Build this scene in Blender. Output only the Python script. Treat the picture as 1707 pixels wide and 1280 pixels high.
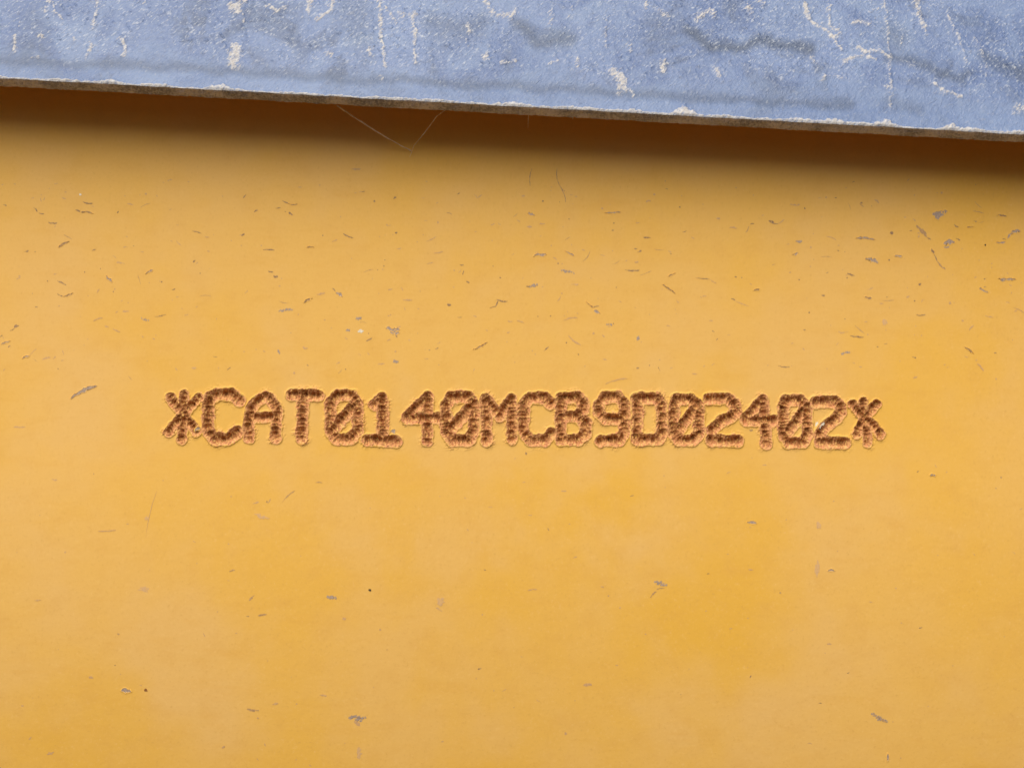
import bpy, math, random
import numpy as np
from mathutils import Vector

for o in list(bpy.data.objects):
    bpy.data.objects.remove(o)
scene = bpy.context.scene
S = 1e-4                 # one photograph pixel on the plate is 0.1 mm
CXP, CYP = 853.5, 640.0
D = 0.200                # camera to plate

# ------------------------------------------------------------------ camera
cam = bpy.data.cameras.new('camera')
cam.sensor_width = 36.0
cam.lens = D * 36.0 / (1707 * S)
cam.clip_start = 0.005
cam.clip_end = 100.0
cam_o = bpy.data.objects.new('camera', cam)
scene.collection.objects.link(cam_o)
cam_o.location = (0, -D, 0)
cam_o.rotation_euler = (math.radians(90), 0, 0)
scene.camera = cam_o

# ------------------------------------------------------------------ sky and sun
SUN_EL, SUN_AZ = math.radians(48), math.radians(-16)   # azimuth from straight in front, + right
sun_dir = Vector((math.sin(SUN_AZ) * math.cos(SUN_EL), -math.cos(SUN_AZ) * math.cos(SUN_EL), math.sin(SUN_EL)))
world = bpy.data.worlds.new('World')
scene.world = world
world.use_nodes = True
wn = world.node_tree.nodes
sky = wn.new('ShaderNodeTexSky')
sky.sky_type = 'NISHITA'
sky.sun_disc = False
sky.air_density = 0.8
sky.dust_density = 4.0
sky.sun_elevation = SUN_EL
sky.sun_rotation = math.atan2(sun_dir.x, sun_dir.y)
world.node_tree.links.new(sky.outputs[0], wn['Background'].inputs[0])
wn['Background'].inputs[1].default_value = 0.05
sun = bpy.data.lights.new('sun', 'SUN')
sun.energy = 5.0
sun.angle = math.radians(66)
sun.color = (1.0, 0.94, 0.84)
sun_o = bpy.data.objects.new('sun', sun)
scene.collection.objects.link(sun_o)
sun_o.rotation_euler = (-sun_dir).to_track_quat('-Z', 'Y').to_euler()
sun_o.location = sun_dir * 2

vs = scene.view_settings
vs.view_transform = 'Standard'
vs.look = 'None'
vs.exposure = -0.22
vs.gamma = 1.0
vs.use_curve_mapping = False
scene.render.engine = 'CYCLES'
scene.cycles.max_bounces = 8

# ------------------------------------------------------------------ helpers
rng = random.Random(7)

def hash2(ix, iy, seed):
    h = (ix.astype(np.int64) * 374761393 + iy.astype(np.int64) * 668265263 + seed * 982451653) & 0xFFFFFFFF
    h = ((h ^ (h >> 13)) * 1274126177) & 0xFFFFFFFF
    h = ((h ^ (h >> 16)) * 2246822519) & 0xFFFFFFFF
    return ((h ^ (h >> 15)) & 0xFFFFFF) / float(0xFFFFFF)

def vnoise(x, y, seed=0):
    ix, iy = np.floor(x), np.floor(y)
    fx, fy = x - ix, y - iy
    fx = fx * fx * fx * (fx * (fx * 6 - 15) + 10)
    fy = fy * fy * fy * (fy * (fy * 6 - 15) + 10)
    a, b = hash2(ix, iy, seed), hash2(ix + 1, iy, seed)
    c, d = hash2(ix, iy + 1, seed), hash2(ix + 1, iy + 1, seed)
    return (a * (1 - fx) + b * fx) * (1 - fy) + (c * (1 - fx) + d * fx) * fy - 0.5

def fbm(x, y, seed=0, octaves=3):
    s, a = 0.0, 1.0
    for k in range(octaves):
        s = s + a * vnoise(x * 2 ** k + 17.3 * k, y * 2 ** k - 9.1 * k, seed + k)
        a *= 0.5
    return s

def sstep(a, b, x):
    t = np.clip((x - a) / (b - a), 0, 1)
    return t * t * (3 - 2 * t)

def link(o, parent=None):
    scene.collection.objects.link(o)
    o.parent = parent
    return o

def empty(name, loc, label, cat):
    o = link(bpy.data.objects.new(name, None))
    o.empty_display_size = 0.01
    o.location = loc
    o['label'] = label
    o['category'] = cat
    return o

def mesh_obj(name, verts, faces, mat, parent=None, smooth=True):
    me = bpy.data.meshes.new(name)
    me.from_pydata([tuple(v) for v in verts], [], faces)
    me.materials.append(mat)
    if smooth:
        me.polygons.foreach_set('use_smooth', [True] * len(me.polygons))
    me.update()
    o = link(bpy.data.objects.new(name, me), parent)
    return o

def grid_mesh(name, P, N, attrs, fmask, mat, parent):
    """mesh of the quads of a vertex grid P[ny,nx,3] picked by fmask[ny-1,nx-1]"""
    ny, nx = P.shape[:2]
    idx = np.arange(ny * nx).reshape(ny, nx)
    q = np.stack([idx[:-1, :-1], idx[:-1, 1:], idx[1:, 1:], idx[1:, :-1]], -1)[fmask]
    used, inv = np.unique(q, return_inverse=True)
    inv = inv.reshape(-1).astype(np.int32)
    me = bpy.data.meshes.new(name)
    me.vertices.add(len(used))
    me.vertices.foreach_set('co', P.reshape(-1, 3)[used].astype(np.float32).ravel())
    me.loops.add(len(inv))
    me.loops.foreach_set('vertex_index', inv)
    me.polygons.add(len(q))
    me.polygons.foreach_set('loop_start', np.arange(0, len(inv), 4, dtype=np.int32))
    me.polygons.foreach_set('use_smooth', np.ones(len(q), dtype=bool))
    me.update(calc_edges=True)
    for k, a in attrs.items():
        at = me.attributes.new(k, 'FLOAT', 'POINT')
        at.data.foreach_set('value', a.reshape(-1)[used].astype(np.float32))
    me.normals_split_custom_set_from_vertices(N.reshape(-1, 3)[used].tolist())
    me.materials.append(mat)
    return link(bpy.data.objects.new(name, me), parent)

def grid_normals(P):
    du = np.gradient(P, axis=1)
    dv = np.gradient(P, axis=0)
    n = np.cross(du, dv)
    return n / np.linalg.norm(n, axis=-1, keepdims=True)

# ------------------------------------------------------------------ materials
class NT:
    def __init__(self, name):
        self.m = bpy.data.materials.new(name)
        self.m.use_nodes = True
        self.t = self.m.node_tree
        self.b = self.t.nodes['Principled BSDF']
    def n(self, kind, **kw):
        nd = self.t.nodes.new(kind)
        for k, v in kw.items():
            if k.startswith('i_'):
                key = k[2:]
                nd.inputs[int(key) if key.isdigit() else key].default_value = v
            else:
                setattr(nd, k, v)
        return nd
    def l(self, a, b):
        self.t.links.new(a, b)
    def pos(self, scale=(1, 1, 1), rot=(0, 0, 0)):
        g = self.n('ShaderNodeNewGeometry')
        mp = self.n('ShaderNodeMapping')
        mp.inputs['Scale'].default_value = scale
        mp.inputs['Rotation'].default_value = rot
        self.l(g.outputs['Position'], mp.inputs['Vector'])
        return mp.outputs[0]
    def noise(self, scale, detail=3, rough=0.55, vec=None, dist=0.0):
        nd = self.n('ShaderNodeTexNoise')
        nd.inputs['Scale'].default_value = scale
        nd.inputs['Detail'].default_value = detail
        nd.inputs['Roughness'].default_value = rough
        nd.inputs['Distortion'].default_value = dist
        self.l(vec if vec is not None else self.pos(), nd.inputs['Vector'])
        return nd.outputs['Fac']
    def ramp(self, x, a, b, va=0.0, vb=1.0):
        nd = self.n('ShaderNodeMapRange')
        nd.interpolation_type = 'SMOOTHSTEP'
        for k, v in zip(('From Min', 'From Max', 'To Min', 'To Max'), (a, b, va, vb)):
            nd.inputs[k].default_value = v
        self.l(x, nd.inputs['Value'])
        return nd.outputs[0]
    def mix(self, fac, a, b):
        nd = self.n('ShaderNodeMix', data_type='RGBA')
        if isinstance(fac, (int, float)):
            nd.inputs[0].default_value = fac
        else:
            self.l(fac, nd.inputs[0])
        for s, c in ((6, a), (7, b)):
            if isinstance(c, tuple):
                nd.inputs[s].default_value = (*c, 1)
            else:
                self.l(c, nd.inputs[s])
        return nd.outputs[2]
    def math(self, op, a, b=0.0):
        nd = self.n('ShaderNodeMath', operation=op)
        for i, v in enumerate((a, b)):
            if isinstance(v, (int, float)):
                nd.inputs[i].default_value = v
            else:
                self.l(v, nd.inputs[i])
        return nd.outputs[0]
    def attr(self, name):
        nd = self.n('ShaderNodeAttribute')
        nd.attribute_name = name
        return nd.outputs['Fac']
    def bump(self, h, strength, dist, prev=None):
        nd = self.n('ShaderNodeBump')
        nd.inputs['Strength'].default_value = strength
        nd.inputs['Distance'].default_value = dist
        self.l(h, nd.inputs['Height'])
        if prev is not None:
            self.l(prev, nd.inputs['Normal'])
        return nd.outputs[0]
    def out(self, color, rough, normal=None, spec=0.5, metal=0.0):
        for key, v in (('Base Color', color), ('Roughness', rough), ('Metallic', metal), ('Specular IOR Level', spec)):
            if isinstance(v, tuple):
                self.b.inputs[key].default_value = (*v, 1)
            elif isinstance(v, (int, float)):
                self.b.inputs[key].default_value = v
            else:
                self.l(v, self.b.inputs[key])
        if normal is not None:
            self.l(normal, self.b.inputs['Normal'])
        return self.m

def make_yellow():
    t = NT('worn_yellow_paint')
    big = t.noise(22, 4, 0.55)
    drift = t.noise(34, 4, 0.6)
    scuff = t.noise(1, 5, 0.65, t.pos((90, 300, 420)))
    mott = t.noise(240, 4, 0.6)
    fine = t.noise(1900, 4, 0.75)
    grit = t.noise(6500, 2, 0.6)
    col = t.mix(t.ramp(big, 0.38, 0.64), (0.79, 0.470, 0.122), (0.79, 0.455, 0.085))
    # a thin film of pale dust, patchy
    col = t.mix(t.ramp(drift, 0.40, 0.66, 0.0, 0.42), col, (0.77, 0.482, 0.190))
    # rubbed patches where the dust is gone and the strong ochre shows
    wob = t.ramp(t.noise(70, 3, 0.6), 0.3, 0.7, -0.4, 0.4)
    for (cx, cz, rx, rz, amt) in ((0.033, -0.024, 0.017, 0.026, 0.24), (0.010, -0.045, 0.034, 0.022, 0.28), (-0.068, -0.058, 0.012, 0.010, 0.35), (-0.012, -0.019, 0.03, 0.008, 0.25), (-0.055, 0.010, 0.02, 0.009, 0.15)):
        mp = t.n('ShaderNodeMapping')
        mp.inputs['Location'].default_value = (-cx / rx, 0, -cz / rz)
        mp.inputs['Scale'].default_value = (1 / rx, 0, 1 / rz)
        t.l(t.n('ShaderNodeNewGeometry').outputs['Position'], mp.inputs['Vector'])
        ln = t.n('ShaderNodeVectorMath', operation='LENGTH')
        t.l(mp.outputs[0], ln.inputs[0])
        f = t.ramp(t.math('ADD', ln.outputs['Value'], wob), 1.25, 0.25, 0.0, amt)
        col = t.mix(f, col, (0.77, 0.425, 0.040))
    col = t.mix(t.ramp(scuff, 0.50, 0.74, 0.0, 0.26), col, (0.72, 0.39, 0.075))
    col = t.mix(t.ramp(mott, 0.48, 0.72, 0.0, 0.24), col, (0.70, 0.385, 0.090))
    col = t.mix(t.ramp(fine, 0.54, 0.74, 0.0, 0.50), col, (0.62, 0.35, 0.09))
    col = t.mix(t.ramp(fine, 0.46, 0.26, 0.0, 0.42), col, (0.88, 0.56, 0.20))
    # where the punch broke the paint: pinkish primer and rust
    st = t.attr('stroke')
    rust = t.attr('rust')
    n1 = t.noise(1500, 3, 0.7)
    n2 = t.noise(4200, 3, 0.7)
    pc = t.mix(t.ramp(n1, 0.40, 0.60), (0.76, 0.375, 0.155), (0.62, 0.260, 0.125))
    pc = t.mix(t.ramp(n2, 0.54, 0.70, 0, 0.45), pc, (0.68, 0.44, 0.30))
    rc = t.mix(t.ramp(n2, 0.38, 0.62), (0.085, 0.022, 0.010), (0.42, 0.150, 0.052))
    rf = t.math('MULTIPLY', rust, t.ramp(n1, 0.30, 0.52, 0.45, 1.0))
    pc = t.mix(rf, pc, rc)
    n3 = t.noise(2900, 3, 0.7)
    pc = t.mix(t.ramp(n3, 0.53, 0.62, 0, 0.85), pc, (0.80, 0.50, 0.16))
    col = t.mix(t.ramp(st, 0.0, 1.0, 0.0, 0.95), col, pc)
    rough = t.ramp(drift, 0.3, 0.7, 0.55, 0.70)
    nm = t.bump(fine, 0.16, 0.00010)
    nm = t.bump(t.noise(420, 3, 0.55), 0.08, 0.0004, nm)
    nm = t.bump(grit, 0.10, 0.00005, nm)
    return t.out(col, rough, nm, spec=0.10)

def make_chip(name, c1, c2, rough, metal=0.0):
    t = NT(name)
    n1 = t.noise(3800, 3, 0.7)
    n2 = t.noise(1, 3, 0.7, t.pos((7000, 7000, 2600), (0, 0.5, 0)))
    col = t.mix(t.ramp(n1, 0.40, 0.62), c1, c2)
    col = t.mix(t.ramp(n2, 0.52, 0.66, 0, 0.55), col, (0.50, 0.30, 0.13))
    nm = t.bump(n2, 0.5, 0.0001)
    return t.out(col, rough, nm, spec=0.4, metal=metal)

def make_sheet():
    t = NT('dusty_blue_grey_paint')
    big = t.noise(55, 4, 0.6)
    # slanted flecks: glints off the glossy relief, put into the colour as pale strokes
    def slant(ang, sc):
        g = t.n('ShaderNodeNewGeometry')
        r = t.n('ShaderNodeVectorRotate', rotation_type='Y_AXIS')
        r.inputs['Angle'].default_value = ang
        t.l(g.outputs['Position'], r.inputs['Vector'])
        mp = t.n('ShaderNodeMapping')
        mp.inputs['Scale'].default_value = sc
        t.l(r.outputs[0], mp.inputs['Vector'])
        return mp.outputs[0]
    v = slant(0.75, (1250, 2200, 3600))
    fl = t.noise(1, 3, 0.62, v, 0.6)
    v2 = slant(1.0, (480, 900, 1100))
    fl2 = t.noise(1, 4, 0.65, v2, 0.5)
    fine = t.noise(5200, 2, 0.6)
    zone = t.ramp(t.attr('speck'), 0.0, 1.0, 0.15, 1.0)
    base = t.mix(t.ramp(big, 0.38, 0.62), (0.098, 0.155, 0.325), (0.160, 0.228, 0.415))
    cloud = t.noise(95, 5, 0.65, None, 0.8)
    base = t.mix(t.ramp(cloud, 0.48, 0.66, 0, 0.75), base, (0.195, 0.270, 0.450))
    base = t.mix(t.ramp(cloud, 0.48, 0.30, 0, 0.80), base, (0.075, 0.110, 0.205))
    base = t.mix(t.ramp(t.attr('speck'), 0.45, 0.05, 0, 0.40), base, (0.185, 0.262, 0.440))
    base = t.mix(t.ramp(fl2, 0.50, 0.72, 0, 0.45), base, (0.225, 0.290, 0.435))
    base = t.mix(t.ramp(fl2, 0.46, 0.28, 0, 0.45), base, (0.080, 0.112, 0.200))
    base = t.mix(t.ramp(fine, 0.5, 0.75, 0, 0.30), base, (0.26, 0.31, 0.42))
    base = t.mix(t.math('MULTIPLY', t.attr('dark_marks'), 0.85), base, (0.058, 0.084, 0.145))
    flk = t.math('MULTIPLY', t.ramp(fl, 0.53, 0.70), zone)
    base = t.mix(t.math('MULTIPLY', flk, 0.55), base, (0.56, 0.61, 0.68))
    mud = t.attr('mud')
    mc = t.mix(t.ramp(t.noise(1700, 3, 0.7), 0.36, 0.64), (0.50, 0.47, 0.44), (0.66, 0.64, 0.61))
    mf = t.ramp(t.math('ADD', mud, t.math('ADD', t.ramp(fl, 0.36, 0.66, -0.46, 0.34), t.ramp(fine, 0.3, 0.7, -0.12, 0.12))), 0.20, 1.0, 0.0, 0.85)
    base = t.mix(mf, base, mc)
    nm = t.bump(fl, 0.7, 0.0002)
    nm = t.bump(fine, 0.4, 0.00008, nm)
    r0 = t.ramp(fl2, 0.3, 0.7, 0.28, 0.46)
    rough = t.math('ADD', r0, t.math('MULTIPLY', mf, 0.4))
    return t.out(base, rough, nm, spec=0.45)

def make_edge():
    t = NT('bounce_tinted_cut_edge')  # pale bluish tone put into the colour to offset the yellow bounce light
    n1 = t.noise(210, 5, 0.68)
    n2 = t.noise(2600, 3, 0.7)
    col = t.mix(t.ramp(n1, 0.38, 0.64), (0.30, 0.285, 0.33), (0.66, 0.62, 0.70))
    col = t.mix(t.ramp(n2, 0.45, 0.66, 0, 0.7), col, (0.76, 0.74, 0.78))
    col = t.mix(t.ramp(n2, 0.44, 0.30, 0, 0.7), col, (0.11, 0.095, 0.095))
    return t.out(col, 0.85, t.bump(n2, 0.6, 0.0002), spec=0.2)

M_YEL = make_yellow()
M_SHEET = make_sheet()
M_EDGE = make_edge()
M_GREY = make_chip('bare_metal_chip', (0.30, 0.235, 0.205), (0.46, 0.35, 0.27), 0.6, 0.0)
M_MID = make_chip('shallow_scratch', (0.40, 0.235, 0.11), (0.56, 0.34, 0.15), 0.7)
M_DARK = make_chip('dark_scratch', (0.21, 0.125, 0.070), (0.42, 0.26, 0.135), 0.7)
M_FAINT = make_chip('rubbed_paint', (0.56, 0.33, 0.16), (0.66, 0.40, 0.17), 0.6)
M_PINK = make_chip('pale_dust_smear', (0.66, 0.41, 0.20), (0.72, 0.43, 0.15), 0.7)
M_RUST = make_chip('rust_speck', (0.17, 0.06, 0.015), (0.30, 0.11, 0.02), 0.8)
M_BLACK = make_chip('black_speck', (0.012, 0.010, 0.008), (0.02, 0.015, 0.01), 0.6)
M_WHITE = make_chip('pale_flake_and_highlight', (0.80, 0.74, 0.60), (0.85, 0.80, 0.68), 0.35)
tw = NT('dusty_spider_silk')
M_SILK = tw.out(tw.mix(tw.ramp(tw.noise(900, 2, 0.6), 0.35, 0.65), (0.70, 0.58, 0.45), (0.85, 0.76, 0.64)), 0.6)

# ------------------------------------------------------------------ ground the machine stands on
tg = NT('bare_earth')
M_EARTH = tg.out(tg.mix(tg.ramp(tg.noise(6, 5, 0.6), 0.35, 0.65), (0.045, 0.032, 0.022), (0.070, 0.052, 0.038)), 0.95, spec=0.1)
g_ = mesh_obj('ground', [(-30, -30, -1.1), (30, -30, -1.1), (30, 30, -1.1), (-30, 30, -1.1)], [(0, 1, 2, 3)], M_EARTH, None, False)
g_['kind'] = 'structure'

# ------------------------------------------------------------------ yellow plate
plate = empty('machine_plate', (0, 0, -0.25), 'yellow painted steel plate stamped with a serial number below the blue-grey sheet', 'plate')

def plate_y(x, z):
    """front surface of the plate: flat round the stamping, bowing away below it and to the lower right"""
    d = np.maximum(0.0, -0.0135 - z)
    dd = np.minimum(d, 0.06)
    bow = 1.5 * dd * dd + (d - dd) * 2 * 1.5 * 0.06
    r = np.maximum(0.0, x - 0.068)
    rr = np.minimum(r, 0.05)
    return bow + 0.9 * rr * rr + (r - rr) * 2 * 0.9 * 0.05

def px(x, y, off=0.0):
    X, Z = (x - CXP) * S, (CYP - y) * S
    return (X, float(plate_y(np.float64(X), np.float64(Z))) - off, Z)

STROKES = [
 ('asterisk', [[(284.6,663),(294,676),(306,690)],[(307,658),(306,690)],[(331,663),(318,677),(306,690)],[(306,690),(294,705),(282,720)],[(305,700),(303,732)],[(306,690),(318,706),(328,719)]], 7.9),
 ('letter C', [[(399,668),(391,660),(383,657),(362,658),(352,663),(347.5,673),(347,712),(351,724),(360,732),(380,732),(389,726),(396,719)]], 9.6),
 ('letter A', [[(415,730),(415,702),(418,682),(430,668),(443,661),(453,667),(462,682),(461,702),(460,730)],[(418,696),(460,695)]], 8.8),
 ('letter T', [[(486,658),(531,659)],[(506,659),(504,695),(502.5,730)]], 9.0),
 ('digit 0', [[(563,659),(588,659),(596,672),(596,718),(584,732),(562,732),(551,720),(551,672),(563,659)],[(590,676),(573,695),(556,714)]], 9.0),
 ('digit 1', [[(625,674),(636,663),(638,690),(638,725)],[(613,733),(660,735)]], 9.0),
 ('digit 4', [[(713,662),(696,677),(679,694)],[(679,697),(729,697)],[(713,662),(713,697),(712,735)]], 8.8),
 ('digit 0', [[(752,662),(781,661),(790,674),(790,719),(780,734),(754,734),(744,720),(743,675),(752,662)],[(788,675),(768,697),(750,716)]], 9.2),
 ('letter M', [[(811,734),(811,700),(810,664),(822,680),(833,692),(843,678),(852,665),(853,700),(854,733)]], 8.8),
 ('letter C', [[(918,672),(909,663),(884,663),(873,675),(872,718),(884,733),(909,733),(919,722)]], 9.2),
 ('letter B', [[(935,733),(935,663),(963,663),(973,673),(972,684),(963,694),(937,694)],[(963,694),(976,705),(977,721),(964,733),(935,733)]], 9.0),
 ('digit 9', [[(1041,683),(1038,670),(1030,662),(1009,662),(999,673),(999,689),(1008,698),(1035,699)],[(1041,675),(1041,722),(1033,734),(1001,734)]], 9.0),
 ('letter D', [[(1060,664),(1096,664),(1103,675),(1103,722),(1096,733),(1064,733)],[(1062,666),(1062,731)]], 9.0),
 ('digit 0', [[(1128,665),(1151,665),(1164,675),(1165,722),(1154,734),(1131,734),(1123,722),(1123,675),(1128,665)],[(1161,680),(1143,701),(1127,720)]], 9.0),
 ('digit 2', [[(1180,665),(1212,664),(1224,674),(1227,688),(1215,697),(1200,703),(1187,717)],[(1186,733),(1230,735)]], 9.2),
 ('digit 4', [[(1271,667),(1257,682),(1243,698)],[(1243,701),(1290,701)],[(1271,667),(1275,701),(1277,740)]], 8.8),
 ('digit 0', [[(1309,667),(1334,667),(1344,678),(1346,725),(1338,737),(1314,737),(1305,724),(1305,679),(1309,667)],[(1339,685),(1325,705),(1310,723)]], 8.8),
 ('digit 2', [[(1360,670),(1391,669),(1401,678),(1401,687),(1390,700),(1374,712),(1366,723)],[(1366,737),(1409,738)]], 9.2),
 ('asterisk', [[(1421,674),(1430,684),(1441,696)],[(1439,670),(1441,696)],[(1461,674),(1451,685),(1441,696)],[(1441,696),(1434,710),(1427,724)],[(1443,706),(1446,738)],[(1441,696),(1455,709),(1467,724)]], 7.5),
]
ORD = ['leftmost asterisk of the row', 'first letter C, next to the left asterisk', 'letter A', 'letter T', 'slashed zero after the letter T',
       'digit 1', 'digit 4 after the digit 1', 'slashed zero before the letter M', 'letter M', 'letter C after the M', 'letter B', 'digit 9', 'letter D',
       'slashed zero after the letter D', 'digit 2 between a zero and a 4', 'digit 4 near the right end', 'slashed zero near the right end',
       'last digit 2 before the asterisk', 'rightmost asterisk of the row']

FX0, FX1, FY0, FY1, FS = 255.0, 1495.0, 632.0, 764.0, 0.72

def build_text():
    nx = int((FX1 - FX0) / FS) + 1
    ny = int((FY1 - FY0) / FS) + 1
    gx = np.linspace(FX0, FX1, nx)
    gy = np.linspace(FY1, FY0, ny)          # from the bottom up
    GX, GY = np.meshgrid(gx, gy)
    wx = GX + 1.5 * fbm(GX / 9, GY / 9, 3, 2)
    wy = GY + 1.5 * fbm(GX / 9, GY / 9, 9, 2)
    dist = np.full(GX.shape, 9.0)
    hgt = np.zeros(GX.shape)
    rust = np.zeros(GX.shape)
    char = np.zeros(GX.shape, dtype=np.int32)
    along = np.zeros(GX.shape)
    amp = np.zeros(GX.shape)
    r = random.Random(11)
    for ci, (nm, polys, rad) in enumerate(STROKES):
        for poly in polys:
            pts = []
            tot = r.uniform(0, 50)
            sa = r.uniform(0.5, 1.5)
            for (ax, ay), (bx, by) in zip(poly[:-1], poly[1:]):
                L = math.hypot(bx - ax, by - ay)
                q = 0.0
                while q < L - 2.0:
                    pts.append((ax + (bx - ax) * q / L, ay + (by - ay) * q / L, (bx - ax) / L, (by - ay) / L, tot + q))
                    q += r.uniform(5.0, 8.2)
                tot += L
            pts.append((*poly[-1], pts[-1][2], pts[-1][3], tot))
            for (qx, qy, tx, ty, sd) in pts:
                qx += r.uniform(-0.6, 0.6)
                qy += r.uniform(-0.6, 0.6)
                R = rad * r.uniform(0.98, 1.10)
                dep = r.uniform(5.0, 12.5)
                rw = r.uniform(0.7, 1.0)
                i0, i1 = np.searchsorted(gx, (qx - 24, qx + 24))
                j1 = ny - np.searchsorted(gy[::-1], qy - 24)
                j0 = ny - np.searchsorted(gy[::-1], qy + 24)
                sl = (slice(max(j0, 0), j1), slice(i0, i1))
                dx, dy = wx[sl] - qx, wy[sl] - qy
                d = np.sqrt(dx * dx + dy * dy) / R
                near = d < dist[sl]
                char[sl] = np.where(near, ci + 1, char[sl])
                along[sl] = np.where(near, sd + dx * tx + dy * ty, along[sl])
                amp[sl] = np.where(near, sa, amp[sl])
                dist[sl] = np.minimum(dist[sl], d)
                # the groove, then the deeper tip of the punch a little above its middle
                ox, oy = r.uniform(-1.5, 1.5), r.uniform(-0.6, 2.0)
                tip = r.uniform(0.40, 0.62) * R
                d2 = np.sqrt((dx + ox) ** 2 + (dy + oy) ** 2) / tip
                d3 = np.sqrt(dx * dx + (dy + 0.9) ** 2) / R
                pit = -0.42 * dep * (1 - sstep(0.30, 1.02, d3)) - 0.58 * dep * (1 - sstep(0.1, 1.25, d2))
                hgt[sl] = np.minimum(hgt[sl], pit)
                jit = vnoise(GX[sl] / 3.1, GY[sl] / 3.1, 31)
                rc = np.maximum(0.62 * (1 - sstep(0.50, 0.95, d3 + 0.5 * jit)), rw * (1 - sstep(0.7, 1.5, d2 + 0.6 * jit)))
                rust[sl] = np.maximum(rust[sl], rc)
    n_m = fbm(GX / 12, GY / 12, 21, 3)
    n_f = fbm(GX / 3.2, GY / 3.2, 41, 3)
    ridge = 1 - np.abs(fbm((GX + GY * 0.5) / 6, GY / 4.2, 51, 3)) * 3.0
    inside = 1 - sstep(0.80, 1.05, dist)
    ph = (along + 2.2 * fbm(GX / 8, GY / 8, 77, 2)) / 5.2
    ripple = (1 - 2 * np.abs(2 * (ph - np.floor(ph)) - 1)) * np.clip(0.55 + 1.6 * fbm(GX / 15, GY / 15, 79, 2), 0, 1.3)
    # the metal thrown up along the rim, uneven
    rim = np.exp(-((dist - 1.12) / 0.13) ** 2) * (1.0 + 0.7 * n_m + 0.35 * n_f)
    shoulder = (1 - sstep(1.10, 1.30, dist)) * 0.7
    burr = (1 - sstep(1.0, 2.1, dist)) * (1 - inside) * np.clip(fbm(GX / 16, GY / 16, 61, 2) * 1.3 + 0.18, 0, 1) * np.clip(ridge, 0, 1) * 2.3
    # ripples left between one punch mark and the next
    h = hgt * (1 + 0.30 * n_f + 0.4 * n_m) + inside * (3.4 * n_f + 1.5 * n_m + 1.0 * amp * ripple) + rim + shoulder + burr
    h += 0.10 * n_f * (1 - sstep(1.2, 2.4, dist))
    edge = np.minimum(np.minimum(GX - FX0, FX1 - GX), np.minimum(GY - FY0, FY1 - GY))
    h *= sstep(0, 5, edge)
    P = np.stack([(GX - CXP) * S, -h * S, (CYP - GY) * S], -1)
    N = grid_normals(P)
    stroke = np.clip(1 - sstep(0.98, 1.24, dist + 0.22 * n_f + 0.20 * n_m), 0, 1)
    stroke = np.maximum(stroke, np.clip(burr * 0.45, 0, 0.8))
    at = {'stroke': stroke, 'rust': np.clip(rust, 0, 1)}
    fd = 0.25 * (dist[:-1, :-1] + dist[1:, :-1] + dist[:-1, 1:] + dist[1:, 1:])
    fc = np.where(fd < 1.14, char[:-1, :-1], 0)
    return P, N, at, fc

P, N, at, fc = build_text()
# the plate's wide face: one sheet of quads round the stamped band
xs = np.unique(np.round(np.concatenate([np.linspace(-0.5, -0.09, 20), np.linspace(-0.09, (FX0 - CXP) * S, 12), np.linspace((FX0 - CXP) * S, (FX1 - CXP) * S, 40),
                     np.linspace((FX1 - CXP) * S, 0.13, 40), np.linspace(0.13, 0.5, 18)]), 9))
zs = np.unique(np.round(np.concatenate([np.linspace(-0.25, -0.08, 14), np.linspace(-0.08, (CYP - FY1) * S, 50), np.linspace((CYP - FY1) * S, (CYP - FY0) * S, 5),
                     np.linspace((CYP - FY0) * S, 0.058, 12)]), 9))
GX, GZ = np.meshgrid(xs, zs)
PP = np.stack([GX, plate_y(GX, GZ), GZ], -1)
mx, mz = 0.5 * (xs[1:] + xs[:-1]), 0.5 * (zs[1:] + zs[:-1])
hole = ((mx[None, :] > (FX0 - CXP) * S) & (mx[None, :] < (FX1 - CXP) * S) & (mz[:, None] > (CYP - FY1) * S) & (mz[:, None] < (CYP - FY0) * S))
zero = np.zeros(GX.shape)
face = grid_mesh('painted_face', PP, grid_normals(PP), {'stroke': zero, 'rust': zero}, ~hole, M_YEL, None)
band = grid_mesh('stamped_band', P, N, at, fc == 0, M_YEL, None)
for o in (face, band):
    o.parent = plate
    o.matrix_parent_inverse = plate.matrix_world.inverted()
def under(o, root):
    o.parent = root
    o.location = -root.location
    return o
for o in (face, band):
    o.matrix_parent_inverse.identity()
    under(o, plate)
for ci in range(len(STROKES)):
    o = under(grid_mesh('stamped_character', P, N, at, fc == ci + 1, M_YEL, None), plate)
    o['label'] = 'punched rusty ' + ORD[ci]
# the body of the plate behind its face
bx0, bx1, bz0, bz1 = xs[0], xs[-1], zs[0], zs[-1]
bv, bf = [], []
loop = [(xs[i], zs[0]) for i in range(len(xs))] + [(xs[-1], zs[j]) for j in range(1, len(zs))] + \
       [(xs[i], zs[-1]) for i in range(len(xs) - 2, -1, -1)] + [(xs[0], zs[j]) for j in range(len(zs) - 2, 0, -1)]
for (x, z) in loop:
    bv.append((x, float(plate_y(np.float64(x), np.float64(z))), z))
for (x, z) in loop:
    bv.append((x, 0.10, z))
nl = len(loop)
bf = [(i, i + nl, (i + 1) % nl + nl, (i + 1) % nl) for i in range(nl)] + [tuple(range(nl, 2 * nl))]
under(mesh_obj('plate_body', bv, bf, M_YEL, None, False), plate)

# ------------------------------------------------------------------ paint chips and scratches
MATS = {'m': M_MID, 'g': M_GREY, 'd': M_DARK, 'f': M_FAINT, 'p': M_PINK, 'r': M_RUST, 'k': M_BLACK, 'w': M_WHITE}

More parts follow.
